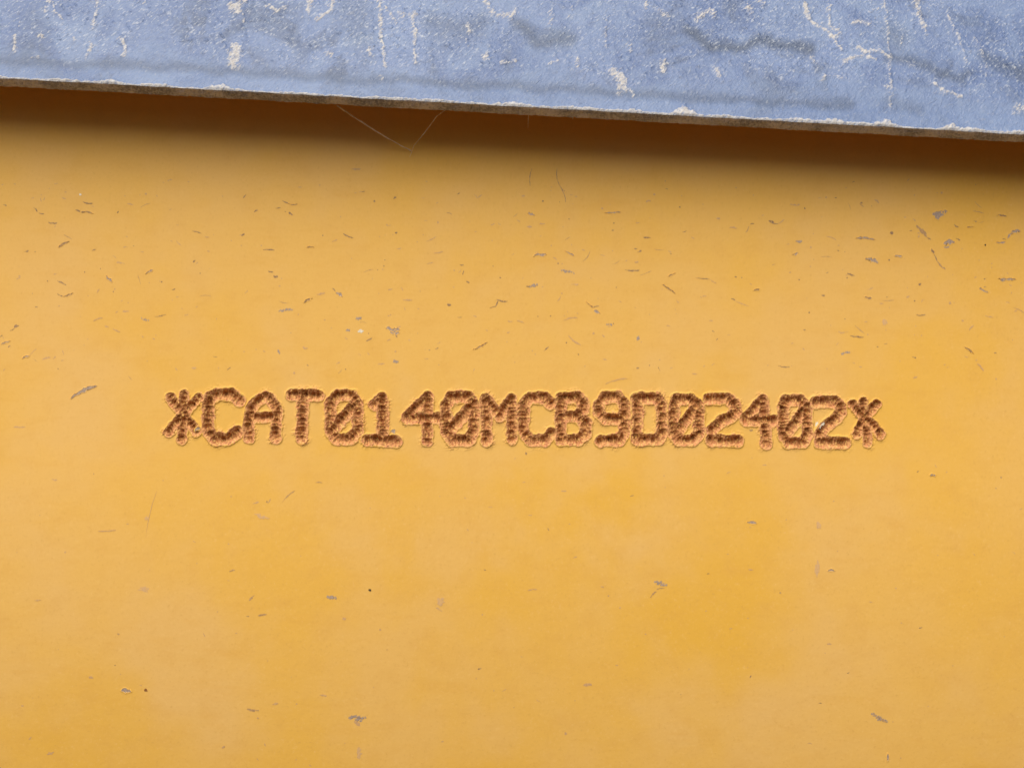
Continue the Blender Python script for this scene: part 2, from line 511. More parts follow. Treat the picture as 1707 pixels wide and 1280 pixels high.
def streak_geo(x0, y0, x1, y1, w, verts, faces, off, jag=0.75):
    L = math.hypot(x1 - x0, y1 - y0)
    n = max(4, min(11, int(L / 2.2)))
    ux, uy = (x1 - x0) / max(L, 1e-6), (y1 - y0) / max(L, 1e-6)
    bend = rng.uniform(-0.10, 0.10) * L
    skew = rng.uniform(0.6, 1.6)
    b0 = len(verts)
    for i in range(n + 1):
        f = i / n
        c = bend * 4 * f * (1 - f) + rng.uniform(-0.12, 0.12) * w
        prof = math.sin(math.pi * (0.06 + 0.88 * f ** skew)) ** 0.7
        for s in (-1, 1):
            hw = 0.5 * w * prof * (1 + rng.uniform(-jag, jag))
            jl = rng.uniform(-0.3, 0.3) * L / n
            X = x0 + ux * (L * f + jl) - uy * (c + s * hw)
            Y = y0 + uy * (L * f + jl) + ux * (c + s * hw)
            verts.append(px(X, Y, off))
    for i in range(n):
        a = b0 + 2 * i
        faces.append((a, a + 1, a + 3, a + 2))

def blob_geo(x, y, w, h, verts, faces, off, jag=0.32):
    n = 13
    b0 = len(verts)
    a0 = rng.uniform(0, 6.28)
    verts.append(px(x, y, off))
    for i in range(n):
        a = a0 + 2 * math.pi * i / n
        k = 1 + rng.uniform(-jag, jag)
        verts.append(px(x + 0.5 * w * k * math.cos(a), y + 0.5 * h * k * math.sin(a), off))
    for i in range(n):
        faces.append((b0, b0 + 1 + i, b0 + 1 + (i + 1) % n))

def hatch_geo(x0, y0, x1, y1, w, verts, faces, off):
    """a scuff: a row of short slanting strokes"""
    L = math.hypot(x1 - x0, y1 - y0)
    ux, uy = (x1 - x0) / L, (y1 - y0) / L
    k = max(4, int(L / 2.6))
    for i in range(k):
        f = (i + 0.5) / k
        s = w * (0.35 + 0.65 * math.sin(math.pi * f)) * rng.uniform(0.5, 1.0)
        cx, cy = x0 + ux * L * f + rng.uniform(-1, 1), y0 + uy * L * f + rng.uniform(-0.18, 0.18) * w
        a = math.radians(rng.uniform(20, 50))
        dx, dy = 0.6 * s * math.cos(a), -0.6 * s * math.sin(a)
        streak_geo(cx - dx, cy - dy, cx + dx, cy + dy, rng.uniform(2.0, 3.4), verts, faces, off + 0.01 * S * (i % 7))

# (x0, y0, x1, y1, width, kind) read off the photograph region by region; a dot has x0 == x1
R1 = [(200,235,225,262,8,'d'),(230,268,262,272,6,'d'),(445,250,480,262,7,'d'),(480,262,555,272,10,'d'),(490,200,550,210,8,'d'),(285,322,340,328,8,'d'),
 (345,470,408,436,11,'d'),(145,497,170,493,8,'d'),(545,490,570,482,5,'d'),(1140,375,1195,390,6,'d'),(1045,432,1080,462,8,'f'),(1430,402,1450,390,8,'d'),
 (1145,560,1158,548,9,'d'),(865,625,905,605,11,'g'),(630,640,668,675,16,'g'),(690,560,740,568,10,'f'),(340,670,395,697,7,'d'),(375,762,433,738,10,'d'),
 (340,745,375,762,5,'d'),(575,740,590,715,6,'f'),(85,945,108,930,15,'d'),(58,965,88,950,6,'d'),(0,1000,15,992,7,'d'),(10,1042,60,1025,10,'g'),
 (135,1125,175,1112,11,'g'),(175,1112,220,1070,5,'f'),(835,893,885,903,16,'h'),(920,882,985,868,5,'d'),(670,953,712,972,8,'f'),(555,908,610,890,6,'f'),
 (620,935,645,942,10,'f'),(1505,265,1529,250,9,'d'),(245,160,245,160,8,'f'),(865,155,865,155,14,'f'),(282,670,282,670,8,'d'),(502,618,502,618,8,'d'),
 (958,675,958,675,12,'d'),(672,733,672,733,9,'d'),(350,818,350,818,10,'f'),(1430,460,1430,460,10,'f'),(845,1000,845,1000,11,'f'),(115,642,115,642,14,'f'),
 (1140,1185,1165,1185,12,'p'),(240,180,246,200,6,'f'),(476,158,476,158,14,'w'),(755,212,790,218,8,'f'),(1000,70,1022,70,8,'f'),(730,470,760,472,8,'f'),  # the white dot is a highlight painted on as a speck
 (885,680,885,680,8,'f'),(1215,408,1240,410,6,'f'),(725,850,765,852,12,'f'),(1450,745,1468,725,5,'f')]
R2 = [(145,195,180,213,7,'d'),(180,213,235,216,10,'d'),(105,240,135,235,6,'d'),(180,265,210,280,11,'d'),(615,145,635,140,6,'d'),(690,198,690,198,15,'d'),
 (803,185,822,172,10,'d'),(1280,155,1300,180,6,'f'),(1300,180,1330,160,6,'f'),(1065,330,1068,318,15,'f'),(290,470,332,470,9,'d'),(440,440,470,425,8,'f'),
 (505,388,565,415,7,'d'),(385,400,385,400,9,'d'),(820,385,820,385,15,'d'),(30,485,100,488,7,'d'),(60,610,90,618,9,'d'),(90,640,120,645,12,'d'),
 (140,655,140,655,10,'f'),(128,700,128,700,12,'f'),(1215,635,1222,608,9,'d'),(1195,572,1220,576,7,'d'),(1235,672,1255,680,9,'d'),(1160,707,1160,707,12,'f'),
 (1120,810,1145,812,13,'d'),(350,750,400,740,10,'f'),(272,798,318,772,13,'d'),(440,712,462,740,6,'d'),(462,740,500,760,19,'g'),(120,848,205,840,24,'h'),
 (770,720,800,718,9,'f'),(860,783,915,783,11,'f'),(580,890,610,893,21,'g'),(520,962,545,962,16,'g'),(760,950,840,956,26,'g'),(785,972,838,978,24,'g'),
 (812,985,825,1005,9,'d'),(598,978,618,958,18,'w'),(640,1025,680,1005,7,'d'),(1275,1075,1358,1033,10,'d'),(1375,830,1408,822,6,'d'),(1408,822,1425,788,6,'d'),
 (1415,780,1482,790,8,'d'),(1380,340,1405,330,6,'f'),(1480,908,1510,912,7,'f'),(118,1075,128,1105,11,'g'),(265,1060,295,1068,13,'f'),(800,1140,835,1150,20,'h'),
 (710,1165,750,1160,10,'f'),(465,1160,485,1152,8,'f'),(815,1087,815,1087,12,'f'),(215,1215,215,1215,16,'f'),(520,1193,520,1193,8,'d'),(1060,1045,1082,1030,7,'f'),
 (985,1130,1010,1132,6,'f'),(740,602,740,602,12,'f'),(785,870,785,870,10,'f'),(550,5,610,5,12,'f'),(898,1020,898,1020,14,'p'),(1000,570,1040,560,6,'f'),(240,868,240,868,10,'f'),
 (1000,435,1060,405,6,'f'),(1040,505,1100,495,6,'f'),(820,480,850,475,6,'f')]
R3 = [(70,268,110,282,18,'g'),(65,348,95,350,13,'f'),(160,197,160,197,13,'d'),(140,332,175,330,10,'f'),(525,268,620,262,9,'g'),(512,240,512,240,15,'f'),
 (820,157,820,157,17,'f'),(770,200,800,198,9,'f'),(1265,355,1310,357,10,'f'),(1500,312,1529,322,15,'d'),(755,412,800,416,8,'d'),(105,520,180,513,20,'g'),
 (295,492,345,518,9,'g'),(330,455,330,455,11,'f'),(210,460,210,460,10,'f'),(250,567,250,567,10,'d'),(265,605,345,622,20,'h'),(60,702,90,700,8,'d'),
 (80,705,125,692,24,'h'),(645,605,735,606,8,'d'),(700,480,720,480,6,'d'),(720,500,745,488,9,'d'),(710,562,725,555,11,'f'),(905,640,945,622,10,'d'),
 (870,692,945,745,9,'d'),(950,780,968,800,6,'f'),(1065,652,1150,660,6,'d'),(1150,660,1190,685,6,'f'),(1410,725,1445,718,14,'d'),(1275,775,1300,785,10,'d'),
 (1300,790,1380,820,6,'f'),(595,708,595,708,8,'d'),(415,790,460,825,9,'d'),(455,825,495,820,7,'d'),(460,845,500,862,15,'g'),(535,930,575,928,16,'h'),
 (720,1020,728,996,24,'g'),(280,908,365,888,8,'f'),(365,862,365,862,10,'f'),(130,880,130,880,8,'d'),(205,878,205,878,8,'d'),(310,990,385,1050,9,'f'),
 (300,1035,300,1035,9,'d'),(370,1105,370,1105,9,'d'),(165,1085,195,1060,7,'d'),(890,936,915,938,7,'f'),(460,980,460,980,15,'f'),(1045,1218,1075,1222,7,'f'),
 (5,905,50,920,7,'f'),(510,1135,540,1138,6,'f'),(1145,905,1168,910,10,'f'),(245,790,265,760,6,'f'),(95,5,85,110,4.5,'m'),(245,0,262,110,5,'m'),(262,110,295,205,6,'m'),
 (650,555,662,545,8,'f'),(1105,762,1130,760,6,'f'),(330,690,370,688,10,'p'),(1190,300,1208,300,12,'f'),(35,165,50,168,12,'f')]
R4 = [(130,215,190,218,12,'f'),(5,315,60,332,7,'d'),(60,332,98,305,7,'f'),(172,437,200,437,17,'g'),(145,515,180,503,15,'g'),(345,405,405,428,7,'f'),
 (520,418,632,426,13,'g'),(733,385,733,385,25,'d'),(750,520,795,522,15,'g'),(580,535,655,560,22,'g'),(860,300,875,315,9,'f'),(880,340,945,408,15,'m'),
 (945,415,965,425,7,'d'),(970,480,985,510,14,'d'),(985,510,1005,555,6,'d'),(1005,555,1050,600,11,'m'),(978,300,1035,250,44,'g'),(1030,265,1065,255,18,'g'),
 (1105,335,1130,352,9,'d'),(1180,352,1220,350,9,'d'),(1365,278,1420,286,10,'d'),(1040,448,1110,440,28,'g'),(1045,470,1075,470,13,'g'),(1115,420,1140,428,9,'d'),
 (1425,418,1452,382,15,'g'),(1445,382,1500,375,20,'g'),(1355,440,1410,438,14,'g'),(1290,457,1290,457,11,'k'),(470,625,515,638,8,'d'),(470,652,470,652,10,'d'),
 (570,765,615,775,14,'d'),(900,690,900,690,18,'d'),(1370,655,1470,660,11,'g'),(1385,665,1410,667,14,'g'),(1255,713,1308,738,14,'g'),(660,803,685,803,8,'f'),
 (880,870,935,870,8,'d'),(1080,800,1080,800,18,'f'),(490,995,568,1003,8,'d'),(430,1105,490,1088,24,'h'),(60,1170,130,1180,7,'d'),(855,1120,880,1124,8,'d'),
 (1165,1060,1220,1100,10,'d'),(1240,1160,1280,1205,10,'f'),(245,857,245,857,11,'d'),(720,547,720,547,12,'d'),(1155,905,1155,905,16,'f'),(1290,875,1340,885,7,'f'),
 (860,1245,885,1235,13,'f'),(1355,1250,1355,1250,13,'f'),(555,208,555,208,13,'d'),(218,240,218,240,11,'d'),(630,190,660,210,12,'f'),(1030,148,1030,148,18,'f'),
 (415,970,475,970,7,'f'),(570,912,590,910,7,'f'),(690,915,700,915,36,'p'),(820,768,842,760,9,'f'),(1195,960,1222,932,8,'f'),(590,720,625,708,8,'f'),(345,175,345,175,14,'f'),
 (255,470,255,470,14,'f'),(320,758,335,755,9,'d'),(870,788,870,788,10,'d')]
LL = [(220,48,245,50,6,'f'),(1080,152,1105,146,7,'f'),(1140,150,1155,130,4,'f'),(1205,145,1262,95,5,'d'),(975,442,1000,436,7,'d'),(1058,570,1082,545,9,'d'),
 (1095,634,1135,628,8,'d'),(1390,550,1432,562,26,'h'),(140,568,170,565,8,'f'),(500,965,540,968,20,'g'),(605,962,605,962,18,'r'),(495,714,495,714,11,'d'),
 (1040,1045,1090,1050,12,'d'),(1150,1025,1175,1018,9,'f'),(1355,982,1385,986,10,'f'),(1480,1078,1535,1095,32,'h'),(70,1030,70,1030,11,'f'),(165,1250,195,1240,13,'f'),
 (925,1220,940,1210,9,'f'),(415,270,495,265,5,'f'),(275,360,275,360,10,'f'),(365,905,380,905,12,'f'),(1460,645,1472,650,13,'f'),(670,95,620,300,2.5,'f'),
 (1345,62,1375,62,4,'d'),(590,520,630,520,22,'p'),(400,25,400,25,7,'d'),(625,215,625,215,20,'p'),(1085,195,1150,215,14,'p'),(1085,1085,1085,1085,10,'f'),(1255,1022,1255,1022,9,'f')]
LM = [(168,523,168,523,12,'k'),(450,600,478,615,8,'f'),(465,575,480,570,30,'p'),(75,1078,145,1085,16,'h'),(95,1100,120,1120,14,'f'),(110,1215,110,1270,22,'p'),
 (1385,488,1440,500,26,'h'),(1370,555,1395,530,8,'d'),(1395,520,1430,515,6,'d'),(1190,548,1190,548,10,'d'),(1090,935,1115,940,15,'f'),(1010,1155,1010,1155,15,'f'),
 (212,695,212,695,10,'f'),(240,782,240,782,7,'d'),(985,98,1010,98,7,'f'),(785,1038,785,1038,6,'d'),(1155,508,1170,512,7,'f'),(845,526,885,520,6,'f'),(1240,600,1240,600,8,'p')]
LR = [(355,232,395,234,12,'g'),(700,440,730,440,13,'g'),(655,400,662,460,36,'p'),(500,535,500,535,11,'d'),(1135,30,1160,32,10,'g'),(1440,40,1440,40,11,'d'),
 (1418,87,1418,87,8,'d'),(905,1065,978,1105,22,'h'),(910,1062,975,1105,9,'d'),(985,1245,985,1279,20,'g'),(705,757,725,757,9,'f'),(995,515,995,515,10,'f'),
 (360,433,385,435,6,'f'),(655,230,665,260,26,'p')]
TX = [(118,664,160,643,6,'g'),(22,712,42,712,3,'f'),(1362,712,1372,700,8,'w'),(690,664,690,664,4,'d'),(1243,682,1243,682,4,'d'),(876,754,878,758,4,'d'),
 (1448,742,1449,745,4,'d'),(1250,716,1254,718,4,'d'),(325,718,334,712,5,'g'),(652,716,659,722,5,'g'),(1010,640,1050,632,2,'f'),(70,600,84,596,3,'f')]
CHIPS = []
for lst, ox, oy, k in ((R1, 0, 280, 3.556), (R2, 430, 280, 3.556), (R3, 860, 280, 3.556), (R4, 1280, 280, 3.556),
                       (LL, 0, 780, 2.56), (LM, 550, 780, 2.56), (LR, 1107, 780, 2.56), (TX, 0, 0, 1.0)):
    for (x0, y0, x1, y1, w, c) in lst:
        if lst in (LL, LM, LR) and c == 'd':
            c, w = 'm', w * 0.75
        CHIPS.append((ox + x0 / k, oy + y0 / k, ox + x1 / k, oy + y1 / k, w / k, c))
small = {}
for n, (x0, y0, x1, y1, w, c) in enumerate(CHIPS):
    L = math.hypot(x1 - x0, y1 - y0)
    big = max(L, w) >= 9
    v, f = ([], []) if big else small.setdefault(c if c != 'h' else 'g', ([], []))
    off = S * (0.10 + 0.05 * (n % 5))
    if c in 'gdfr':
        w *= 0.85
    if c == 'h':
        hatch_geo(x0, y0, x1, y1, w, v, f, off)
    elif L < 0.5:
        blob_geo(x0, y0, w, w * rng.uniform(0.7, 1.0), v, f, off)
    elif w / max(L, 1e-6) > 0.45:
        a = 0.5 * (x0 + x1), 0.5 * (y0 + y1)
        blob_geo(a[0], a[1], abs(x1 - x0) + w * 0.5, max(w, abs(y1 - y0)), v, f, off, 0.42)
    else:
        streak_geo(x0, y0, x1, y1, w, v, f, off)
    if big:
        nm = 'paint_smear' if c == 'p' else 'paint_chip'
        co = under(mesh_obj(nm, v, f, MATS['g' if c == 'h' else c], None, False), plate)
        if c in 'gd' and w > 2.0 and len(f) >= 4:
            # the broken lip of paint round the chip
            n_ = len(v)
            ring = list(range(0, n_, 2)) + list(range(n_ - 1, 0, -2)) if len(f[0]) == 4 else list(range(1, n_))
            cx_, cz_ = sum(p[0] for p in v) / n_, sum(p[2] for p in v) / n_
            lv, lf = [], []
            m_ = len(ring)
            for q in ring:
                x_, y_, z_ = v[q]
                dx_, dz_ = x_ - cx_, z_ - cz_
                dl = math.hypot(dx_, dz_) + 1e-9
                ux_, uz_ = dx_ / dl * S, dz_ / dl * S
                hgt_ = rng.uniform(0.25, 0.8) * S
                lv += [(x_ - 0.5 * ux_, y_ + 0.2 * S, z_ - 0.5 * uz_), (x_ + 0.3 * ux_, y_ - hgt_, z_ + 0.3 * uz_), (x_ + 2.0 * ux_, y_ + 0.35 * S, z_ + 2.0 * uz_)]
            for i_ in range(m_):
                j_ = (i_ + 1) % m_
                for e_ in (0, 1):
                    lf.append((3 * i_ + e_, 3 * j_ + e_, 3 * j_ + e_ + 1, 3 * i_ + e_ + 1))
            mesh_obj('paint_lip', lv, lf, M_YEL, co)
for _ in range(40):      # hairline scratches
    x, y = rng.uniform(-200, 1900), rng.uniform(310, 630)
    a, L = rng.gauss(-0.1, 0.55), rng.uniform(6, 22)
    v, f = small.setdefault('m', ([], []))
    streak_geo(x, y, x + L * math.cos(a), y - L * math.sin(a), rng.uniform(0.6, 1.3), v, f, 0.11 * S)
# specks too small to pick apart: more of them above the stamping than below
for _ in range(520):
    x = rng.uniform(-300, 2000)
    y = rng.uniform(300, 620) if rng.random() < 0.72 else rng.uniform(760, 1400)
    c = rng.choice('dfffff')
    v, f = small.setdefault(c, ([], []))
    if rng.random() < 0.5:
        blob_geo(x, y, rng.uniform(1.2, 3.0), rng.uniform(1.0, 2.2), v, f, 0.12 * S)
    else:
        a, L = rng.gauss(0, 0.5), rng.uniform(3, 8)
        streak_geo(x, y, x + L * math.cos(a), y - L * math.sin(a), rng.uniform(0.9, 1.8), v, f, 0.12 * S)
for c, (v, f) in small.items():
    o = under(mesh_obj('small_specks', v, f, MATS[c], None, False), plate)
    o['kind'] = 'stuff'

# ------------------------------------------------------------------ blue-grey sheet above
THETA = math.radians(22)
GAP_L, GAP_R = 0.0126, 0.0118
def unproject(pxx, pyy, gap):
    k = (D - gap) / D
    return np.array([(pxx - CXP) * S * k, -gap, (CYP - pyy) * S * k])
E0, E1 = unproject(0, 131, GAP_L), unproject(1707, 225, GAP_R)
eu = (E1 - E0) / np.linalg.norm(E1 - E0)
up = np.array([0, math.sin(THETA), math.cos(THETA)])
up = up - eu * np.dot(up, eu)
up /= np.linalg.norm(up)
nrm = np.cross(eu, up)            # towards the camera and the sky
LEN = np.linalg.norm(E1 - E0)
TH = 0.0021

sheet_root = empty('cover_sheet', tuple(0.5 * (E0 + E1)), 'weathered blue-grey steel sheet with dried mud marks, overhanging the yellow plate', 'sheet')

MUD = [  # polyline in photograph pixels, radius, strength, and whether it is a splash of its own
 ([(386,8),(395,12),(402,5),(397,20)],8,1,1),([(407,22),(407,38)],2.5,.7,0),([(391,80),(393,92),(388,106)],8,.95,1),([(391,106),(388,116)],3,.7,0),
 ([(26,60),(24,84)],3.6,.9,1),([(46,93),(63,94)],3,.55,0),([(68,61),(70,62)],4,.9,1),([(152,70),(149,85)],4,.9,1),([(149,85),(141,100)],2,.6,0),
 ([(163,0),(162,21),(154,45)],3,.7,0),([(203,66),(208,76),(205,94)],3,.95,1),([(72,18),(75,3),(88,3),(93,21),(105,33)],3,.75,0),([(35,14),(30,53)],2,.55,0),
 ([(446,10),(460,21),(478,7)],3.5,.7,0),([(455,22),(475,14)],3,.6,0),([(517,-6),(514,18)],6,.9,1),([(552,-4),(553,17),(540,27),(527,33)],4,.85,1),([(548,88),(552,90)],5,.7,0),
 ([(123,64),(125,65)],3,.8,0),([(239,7),(242,4)],4,.6,0),
 ([(634,3),(636,63),(642,109)],3.6,.85,1),([(633,128),(634,131)],5,.6,0),([(689,21),(690,81),(693,105)],3.4,.8,1),([(666,25),(694,25)],4,.65,0),([(643,10),(662,35)],2.5,.65,0),
 ([(615,82),(620,88)],4,.75,0),([(778,40),(779,55)],4,.7,0),([(776,66),(778,76)],3,.5,0),([(810,2),(821,21),(840,27),(858,24)],4,.75,0),([(859,10),(855,30)],3,.65,0),([(810,93),(807,101)],5,.75,0),
 ([(835,105),(862,102)],3.6,.8,1),([(914,106),(926,103)],4,.75,1),([(963,100),(961,112)],4,.7,0),([(920,20),(919,38)],4,.55,0),([(1010,35),(1010,77)],2.2,.5,0),
 ([(1021,118),(1032,124),(1040,134),(1038,146)],8,.95,1),([(1050,146),(1054,158)],3,.7,0),([(1105,101),(1104,118)],4.5,.95,1),([(1077,0),(1078,14)],4,.75,0),([(1100,20),(1112,26)],4.5,.75,0),
 ([(1051,78),(1052,83)],3.5,.7,0),([(955,8),(951,30)],2,.5,0),([(1165,32),(1183,18),(1190,22)],6,.75,1),([(1246,12),(1252,24)],5,.75,1),([(1266,3),(1272,6)],5,.6,0),
 ([(1339,7),(1343,22),(1353,35),(1381,53),(1402,81)],3.6,.9,1),([(1381,8),(1383,42),(1399,56)],3,.75,0),([(1399,56),(1386,60)],3,.7,0),([(1406,103),(1420,95),(1434,93)],4,.8,1),
 ([(1430,79),(1445,87),(1458,84),(1485,97)],3.6,.9,1),([(1440,92),(1460,98)],3,.6,0),([(1473,0),(1479,45),(1483,91),(1485,140),(1485,183)],2.4,.55,0),([(1416,40),(1430,37),(1446,39)],3,.7,0),
 ([(1455,18),(1470,12)],4,.55,0),([(1525,0),(1530,20),(1537,35),(1543,53)],4,.75,1),([(1578,21),(1596,60),(1613,105)],3,.5,0),([(1624,60),(1641,95)],3,.5,0),([(1640,98),(1645,125)],2,.4,0),
 ([(1559,139),(1566,146),(1574,153),(1606,162)],3,.85,1),([(1555,152),(1580,157)],2.5,.5,0),([(1367,133),(1376,124)],4,.65,0),([(1395,128),(1410,132)],4,.5,0),([(1478,145),(1482,142)],5,.65,0),
 ([(1195,116),(1199,126)],5.5,.85,1),([(1110,108),(1109,114)],3,.6,0),([(1352,95),(1362,108)],4,.5,0),([(1505,60),(1501,80)],2.5,.5,0),([(1512,104),(1527,112)],3,.5,0),([(1700,176),(1712,184)],6,.7,0),
 ([(1692,187),(1700,190)],4,.6,0),
]
DARK_MARKS = [([(-40,96),(0,100),(211,109),(404,118),(562,128),(796,141),(1000,153),(1318,171),(1420,174)],6.5,.62),([(719,35),(761,46),(800,40)],13,.5),([(866,42),(901,67),(944,67)],11,.8),  # wavy dark water stains, and first a dark band above the lip
 ([(1149,49),(1188,74),(1230,81),(1265,70),(1304,74),(1353,83)],8,.95),([(1487,95),(1553,109),(1599,134),(1613,120)],7,.75),([(1640,95),(1665,112),(1707,122),(1760,128)],8,.7),
 ([(1490,58),(1500,66)],16,.5),([(590,20),(600,60)],22,.35),([(730,45),(745,50)],20,.35),([(1485,168),(1530,180)],9,.4),([(60,40),(66,62)],18,.3)]
RIDGE = [(183,30,4.5),(362,34,5.0),(90,60,1.5),(480,60,1.2),(640,50,1.5),(850,40,3.5),(960,60,2.5),(1050,40,3.5),(1140,26,10),(1200,50,2.5),(1390,40,4.5),(1440,30,3.5),(1478,26,6.5),
         (1589,26,6.5),(1620,20,4.0),(1707,50,3),(-30,40,3),(1330,40,2.5),(730,50,2),(270,40,2)]

def seg_dist(X, Y, poly):
    best = np.full(X.shape, 1e9)
    for (ax, ay), (bx, by) in zip(poly[:-1], poly[1:]):
        vx, vy = bx - ax, by - ay
        t = np.clip(((X - ax) * vx + (Y - ay) * vy) / (vx * vx + vy * vy + 1e-9), 0, 1)
        best = np.minimum(best, (X - ax - t * vx) ** 2 + (Y - ay - t * vy) ** 2)
    return np.sqrt(best)

def build_sheet():
    st = 1.02 * S
    U0, U1, V1 = -0.006, LEN + 0.006, 0.0305
    nu, nv = int((U1 - U0) / st), int(V1 / st)
    u = np.linspace(U0, U1, nu)
    v = np.concatenate([[0.0, 0.00003], np.linspace(0.0001, V1, nv)])
    UU, VV = np.meshgrid(u, v)
    P = E0 + UU[..., None] * eu + VV[..., None] * up
    k = D / (P[..., 1] + D)
    X, Y = P[..., 0] * k / S + CXP, CYP - P[..., 2] * k / S
    ue, ve = UU / S, VV / S                     # along the sheet, for the noises
    wX = X + 5.0 * fbm(ue / 13, ve / 17, 5, 3)
    wY = Y + 4.0 * fbm(ue / 13, ve / 17, 15, 3)
    mud = np.zeros(X.shape)
    lab = np.zeros(X.shape, dtype=np.int32)
    k2 = 0
    for poly, r, s, own in MUD:
        xs_ = [p[0] for p in poly]
        c0, c1 = np.searchsorted(X[0], (min(xs_) - 4 * r - 14, max(xs_) + 4 * r + 14))
        sl = (slice(None), slice(max(c0, 0), c1))
        rr = r * (1 + 0.9 * fbm(ue[sl] / 11, ve[sl] / 11, 25, 3))
        m = s * (1 - sstep(0.05, 1.75, seg_dist(wX[sl], wY[sl], poly) / np.maximum(rr, 0.5)))
        mud[sl] = np.maximum(mud[sl], m)
        if own:
            k2 += 1
            lab[sl] = np.where(m > 0.42, k2, lab[sl])
    dark_marks = np.zeros(X.shape)
    for poly, r, s in DARK_MARKS:
        d = seg_dist(X + 14 * fbm(ue / 40, ve / 40, 35, 3), Y + 9 * fbm(ue / 30, ve / 30, 45, 3), poly)
        dark_marks = np.maximum(dark_marks, s * (1 - sstep(0.0, 2.3, d / r)))
    # dust lying in a ridge along the lower edge
    rid = np.full(u.shape, 2.2) + 1.6 * fbm(u / S / 30, u * 0, 55, 4) + 1.0 * vnoise(u / S / 6, u * 0, 57)
    for (cx, w, a) in RIDGE:
        pc = np.interp(cx, X[0], u / S)
        rid += a * np.exp(-((u / S - pc) / (w * 0.55)) ** 2) * (1 + 0.5 * vnoise(u / S / 7, u * 0, 58))
    rid = np.maximum(rid, 1.0) * 1.55
    rd = ve / rid[None, :] + 0.32 * fbm(ue / 6, ve / 6, 65, 2)
    ridge = (1 - sstep(0.55, 1.25, rd))
    mud = np.maximum(mud, ridge)
    lab = np.where(ridge > 0.5, 1000, lab)
    lab = np.where((ve < 0.5), 1000, lab)
    speck = np.clip(0.62 + 1.3 * fbm(ue / 120, ve / 70, 75, 3) + 0.35 * (1 - sstep(0, 190, Y)) - 0.9 * (1 - sstep(30, 95, ve)) - 0.3 * sstep(1560, 1660, X), 0, 1)
    # relief: orange peel, raised flecks, mud standing proud, ridge of dust, faint dent above the lip
    fl = fbm((ue + 0.7 * ve) / 5.0, (ve - 0.3 * ue) / 8.0, 85, 3)
    h = 0.55 * fbm(ue / 16, ve / 16, 95, 3) + np.clip(fl - 0.22, 0, 1) * 3.0 * speck + 0.25 * fbm(ue / 3, ve / 3, 105, 2)
    h += mud * (1.0 + 1.0 * fbm(ue / 4, ve / 4, 115, 3)) + ridge * 1.6 * np.sqrt(np.clip(rid / 6, 0.3, 2))[None, :]
    h -= 1.4 * np.exp(-((ve - 40) / 16) ** 2)
    fade = sstep(0, 20 * S, np.minimum(np.minimum(UU - U0, U1 - UU), V1 - VV))
    h *= fade
    h *= sstep(-2.0, 4.0, ve)
    P = P + h[..., None] * S * nrm
    ed = 1.2 * fbm(u / S / 26, u * 0, 125, 4) + 0.5 * vnoise(u / S / 4, u * 0, 127)
    P[0] += (ed * fade[5])[:, None] * S * (-up) * 0.7
    P[1] += (ed * fade[5])[:, None] * S * (-up) * 0.35
    N = grid_normals(P)
    N[0] = N[0] * 0.5 - up * 0.5
    return u, v, P, N, {'mud': mud, 'dark_marks': dark_marks, 'speck': speck}, lab, (U0, U1, V1)

u, v, P, N, at, lab, (U0, U1, V1) = build_sheet()
fl = lab[1:, 1:]
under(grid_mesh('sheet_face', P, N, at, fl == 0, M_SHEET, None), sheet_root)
for k2 in range(1, lab.max() + 1):
    if k2 == 1000:
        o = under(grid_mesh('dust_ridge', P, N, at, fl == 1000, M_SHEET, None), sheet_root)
        o['label'] = 'pale dust lying along the lower edge of the sheet'
    elif k2 < 1000 and (fl == k2).sum() > 6:
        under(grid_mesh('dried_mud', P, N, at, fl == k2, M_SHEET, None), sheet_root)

# the cut edge below the face, rough, its colour paled in place of bounce light
ne = 1500
ue = np.linspace(U0, U1, ne)
ve = np.linspace(0, 1, 9)
UE, VE = np.meshgrid(ue, ve)
low = np.array([np.interp(ue, u, P[0][:, i]) for i in range(3)]).T
Q = low[None, :, :] - nrm[None, None, :] * TH * VE[..., None]
he = 0.9 * fbm(UE / S / 14, VE * TH / S / 14, 141, 3) + 0.8 * fbm(UE / S / 4, VE * TH / S / 4, 151, 2)
he *= sstep(0, 0.2, VE)
Q = Q - up * (he * S)[..., None] - up[None, None, :] * (0.35 * S * np.sin(np.pi * VE))[..., None]
Q = Q[::-1]
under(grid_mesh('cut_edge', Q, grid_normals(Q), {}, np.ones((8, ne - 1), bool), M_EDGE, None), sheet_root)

# the rest of the sheet: beyond the frame on both sides and upward, with its back
def sp(uu, vv, t=0.0):
    return tuple(E0 + eu * uu + up * vv - nrm * t)
UA, UB, VB = -0.20, LEN + 0.20, 0.11
vv_, ff_ = [], []
def quad(a, b, c, d):
    k = len(vv_)
    vv_.extend([a, b, c, d])
    ff_.append((k, k + 1, k + 2, k + 3))
quad(sp(UA, 0), sp(U0, 0), sp(U0, V1), sp(UA, V1))
quad(sp(U1, 0), sp(UB, 0), sp(UB, V1), sp(U1, V1))
quad(sp(UA, V1), sp(UB, V1), sp(UB, VB), sp(UA, VB))
quad(sp(UA, VB), sp(UB, VB), sp(UB, VB, TH), sp(UA, VB, TH))
quad(sp(UA, 0), sp(UA, VB), sp(UA, VB, TH), sp(UA, 0, TH))
quad(sp(UB, 0), sp(UB, 0, TH), sp(UB, VB, TH), sp(UB, VB))
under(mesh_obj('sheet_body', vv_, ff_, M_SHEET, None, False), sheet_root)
vv_, ff_ = [], []
quad(sp(UA, 0.0003, TH), sp(UA, VB, TH), sp(UB, VB, TH), sp(UB, 0.0003, TH))
under(mesh_obj('sheet_back', vv_, ff_, M_YEL, None, False), sheet_root)  # unseen underside, made yellow to throw warm bounce light into the gap
vv_, ff_ = [], []
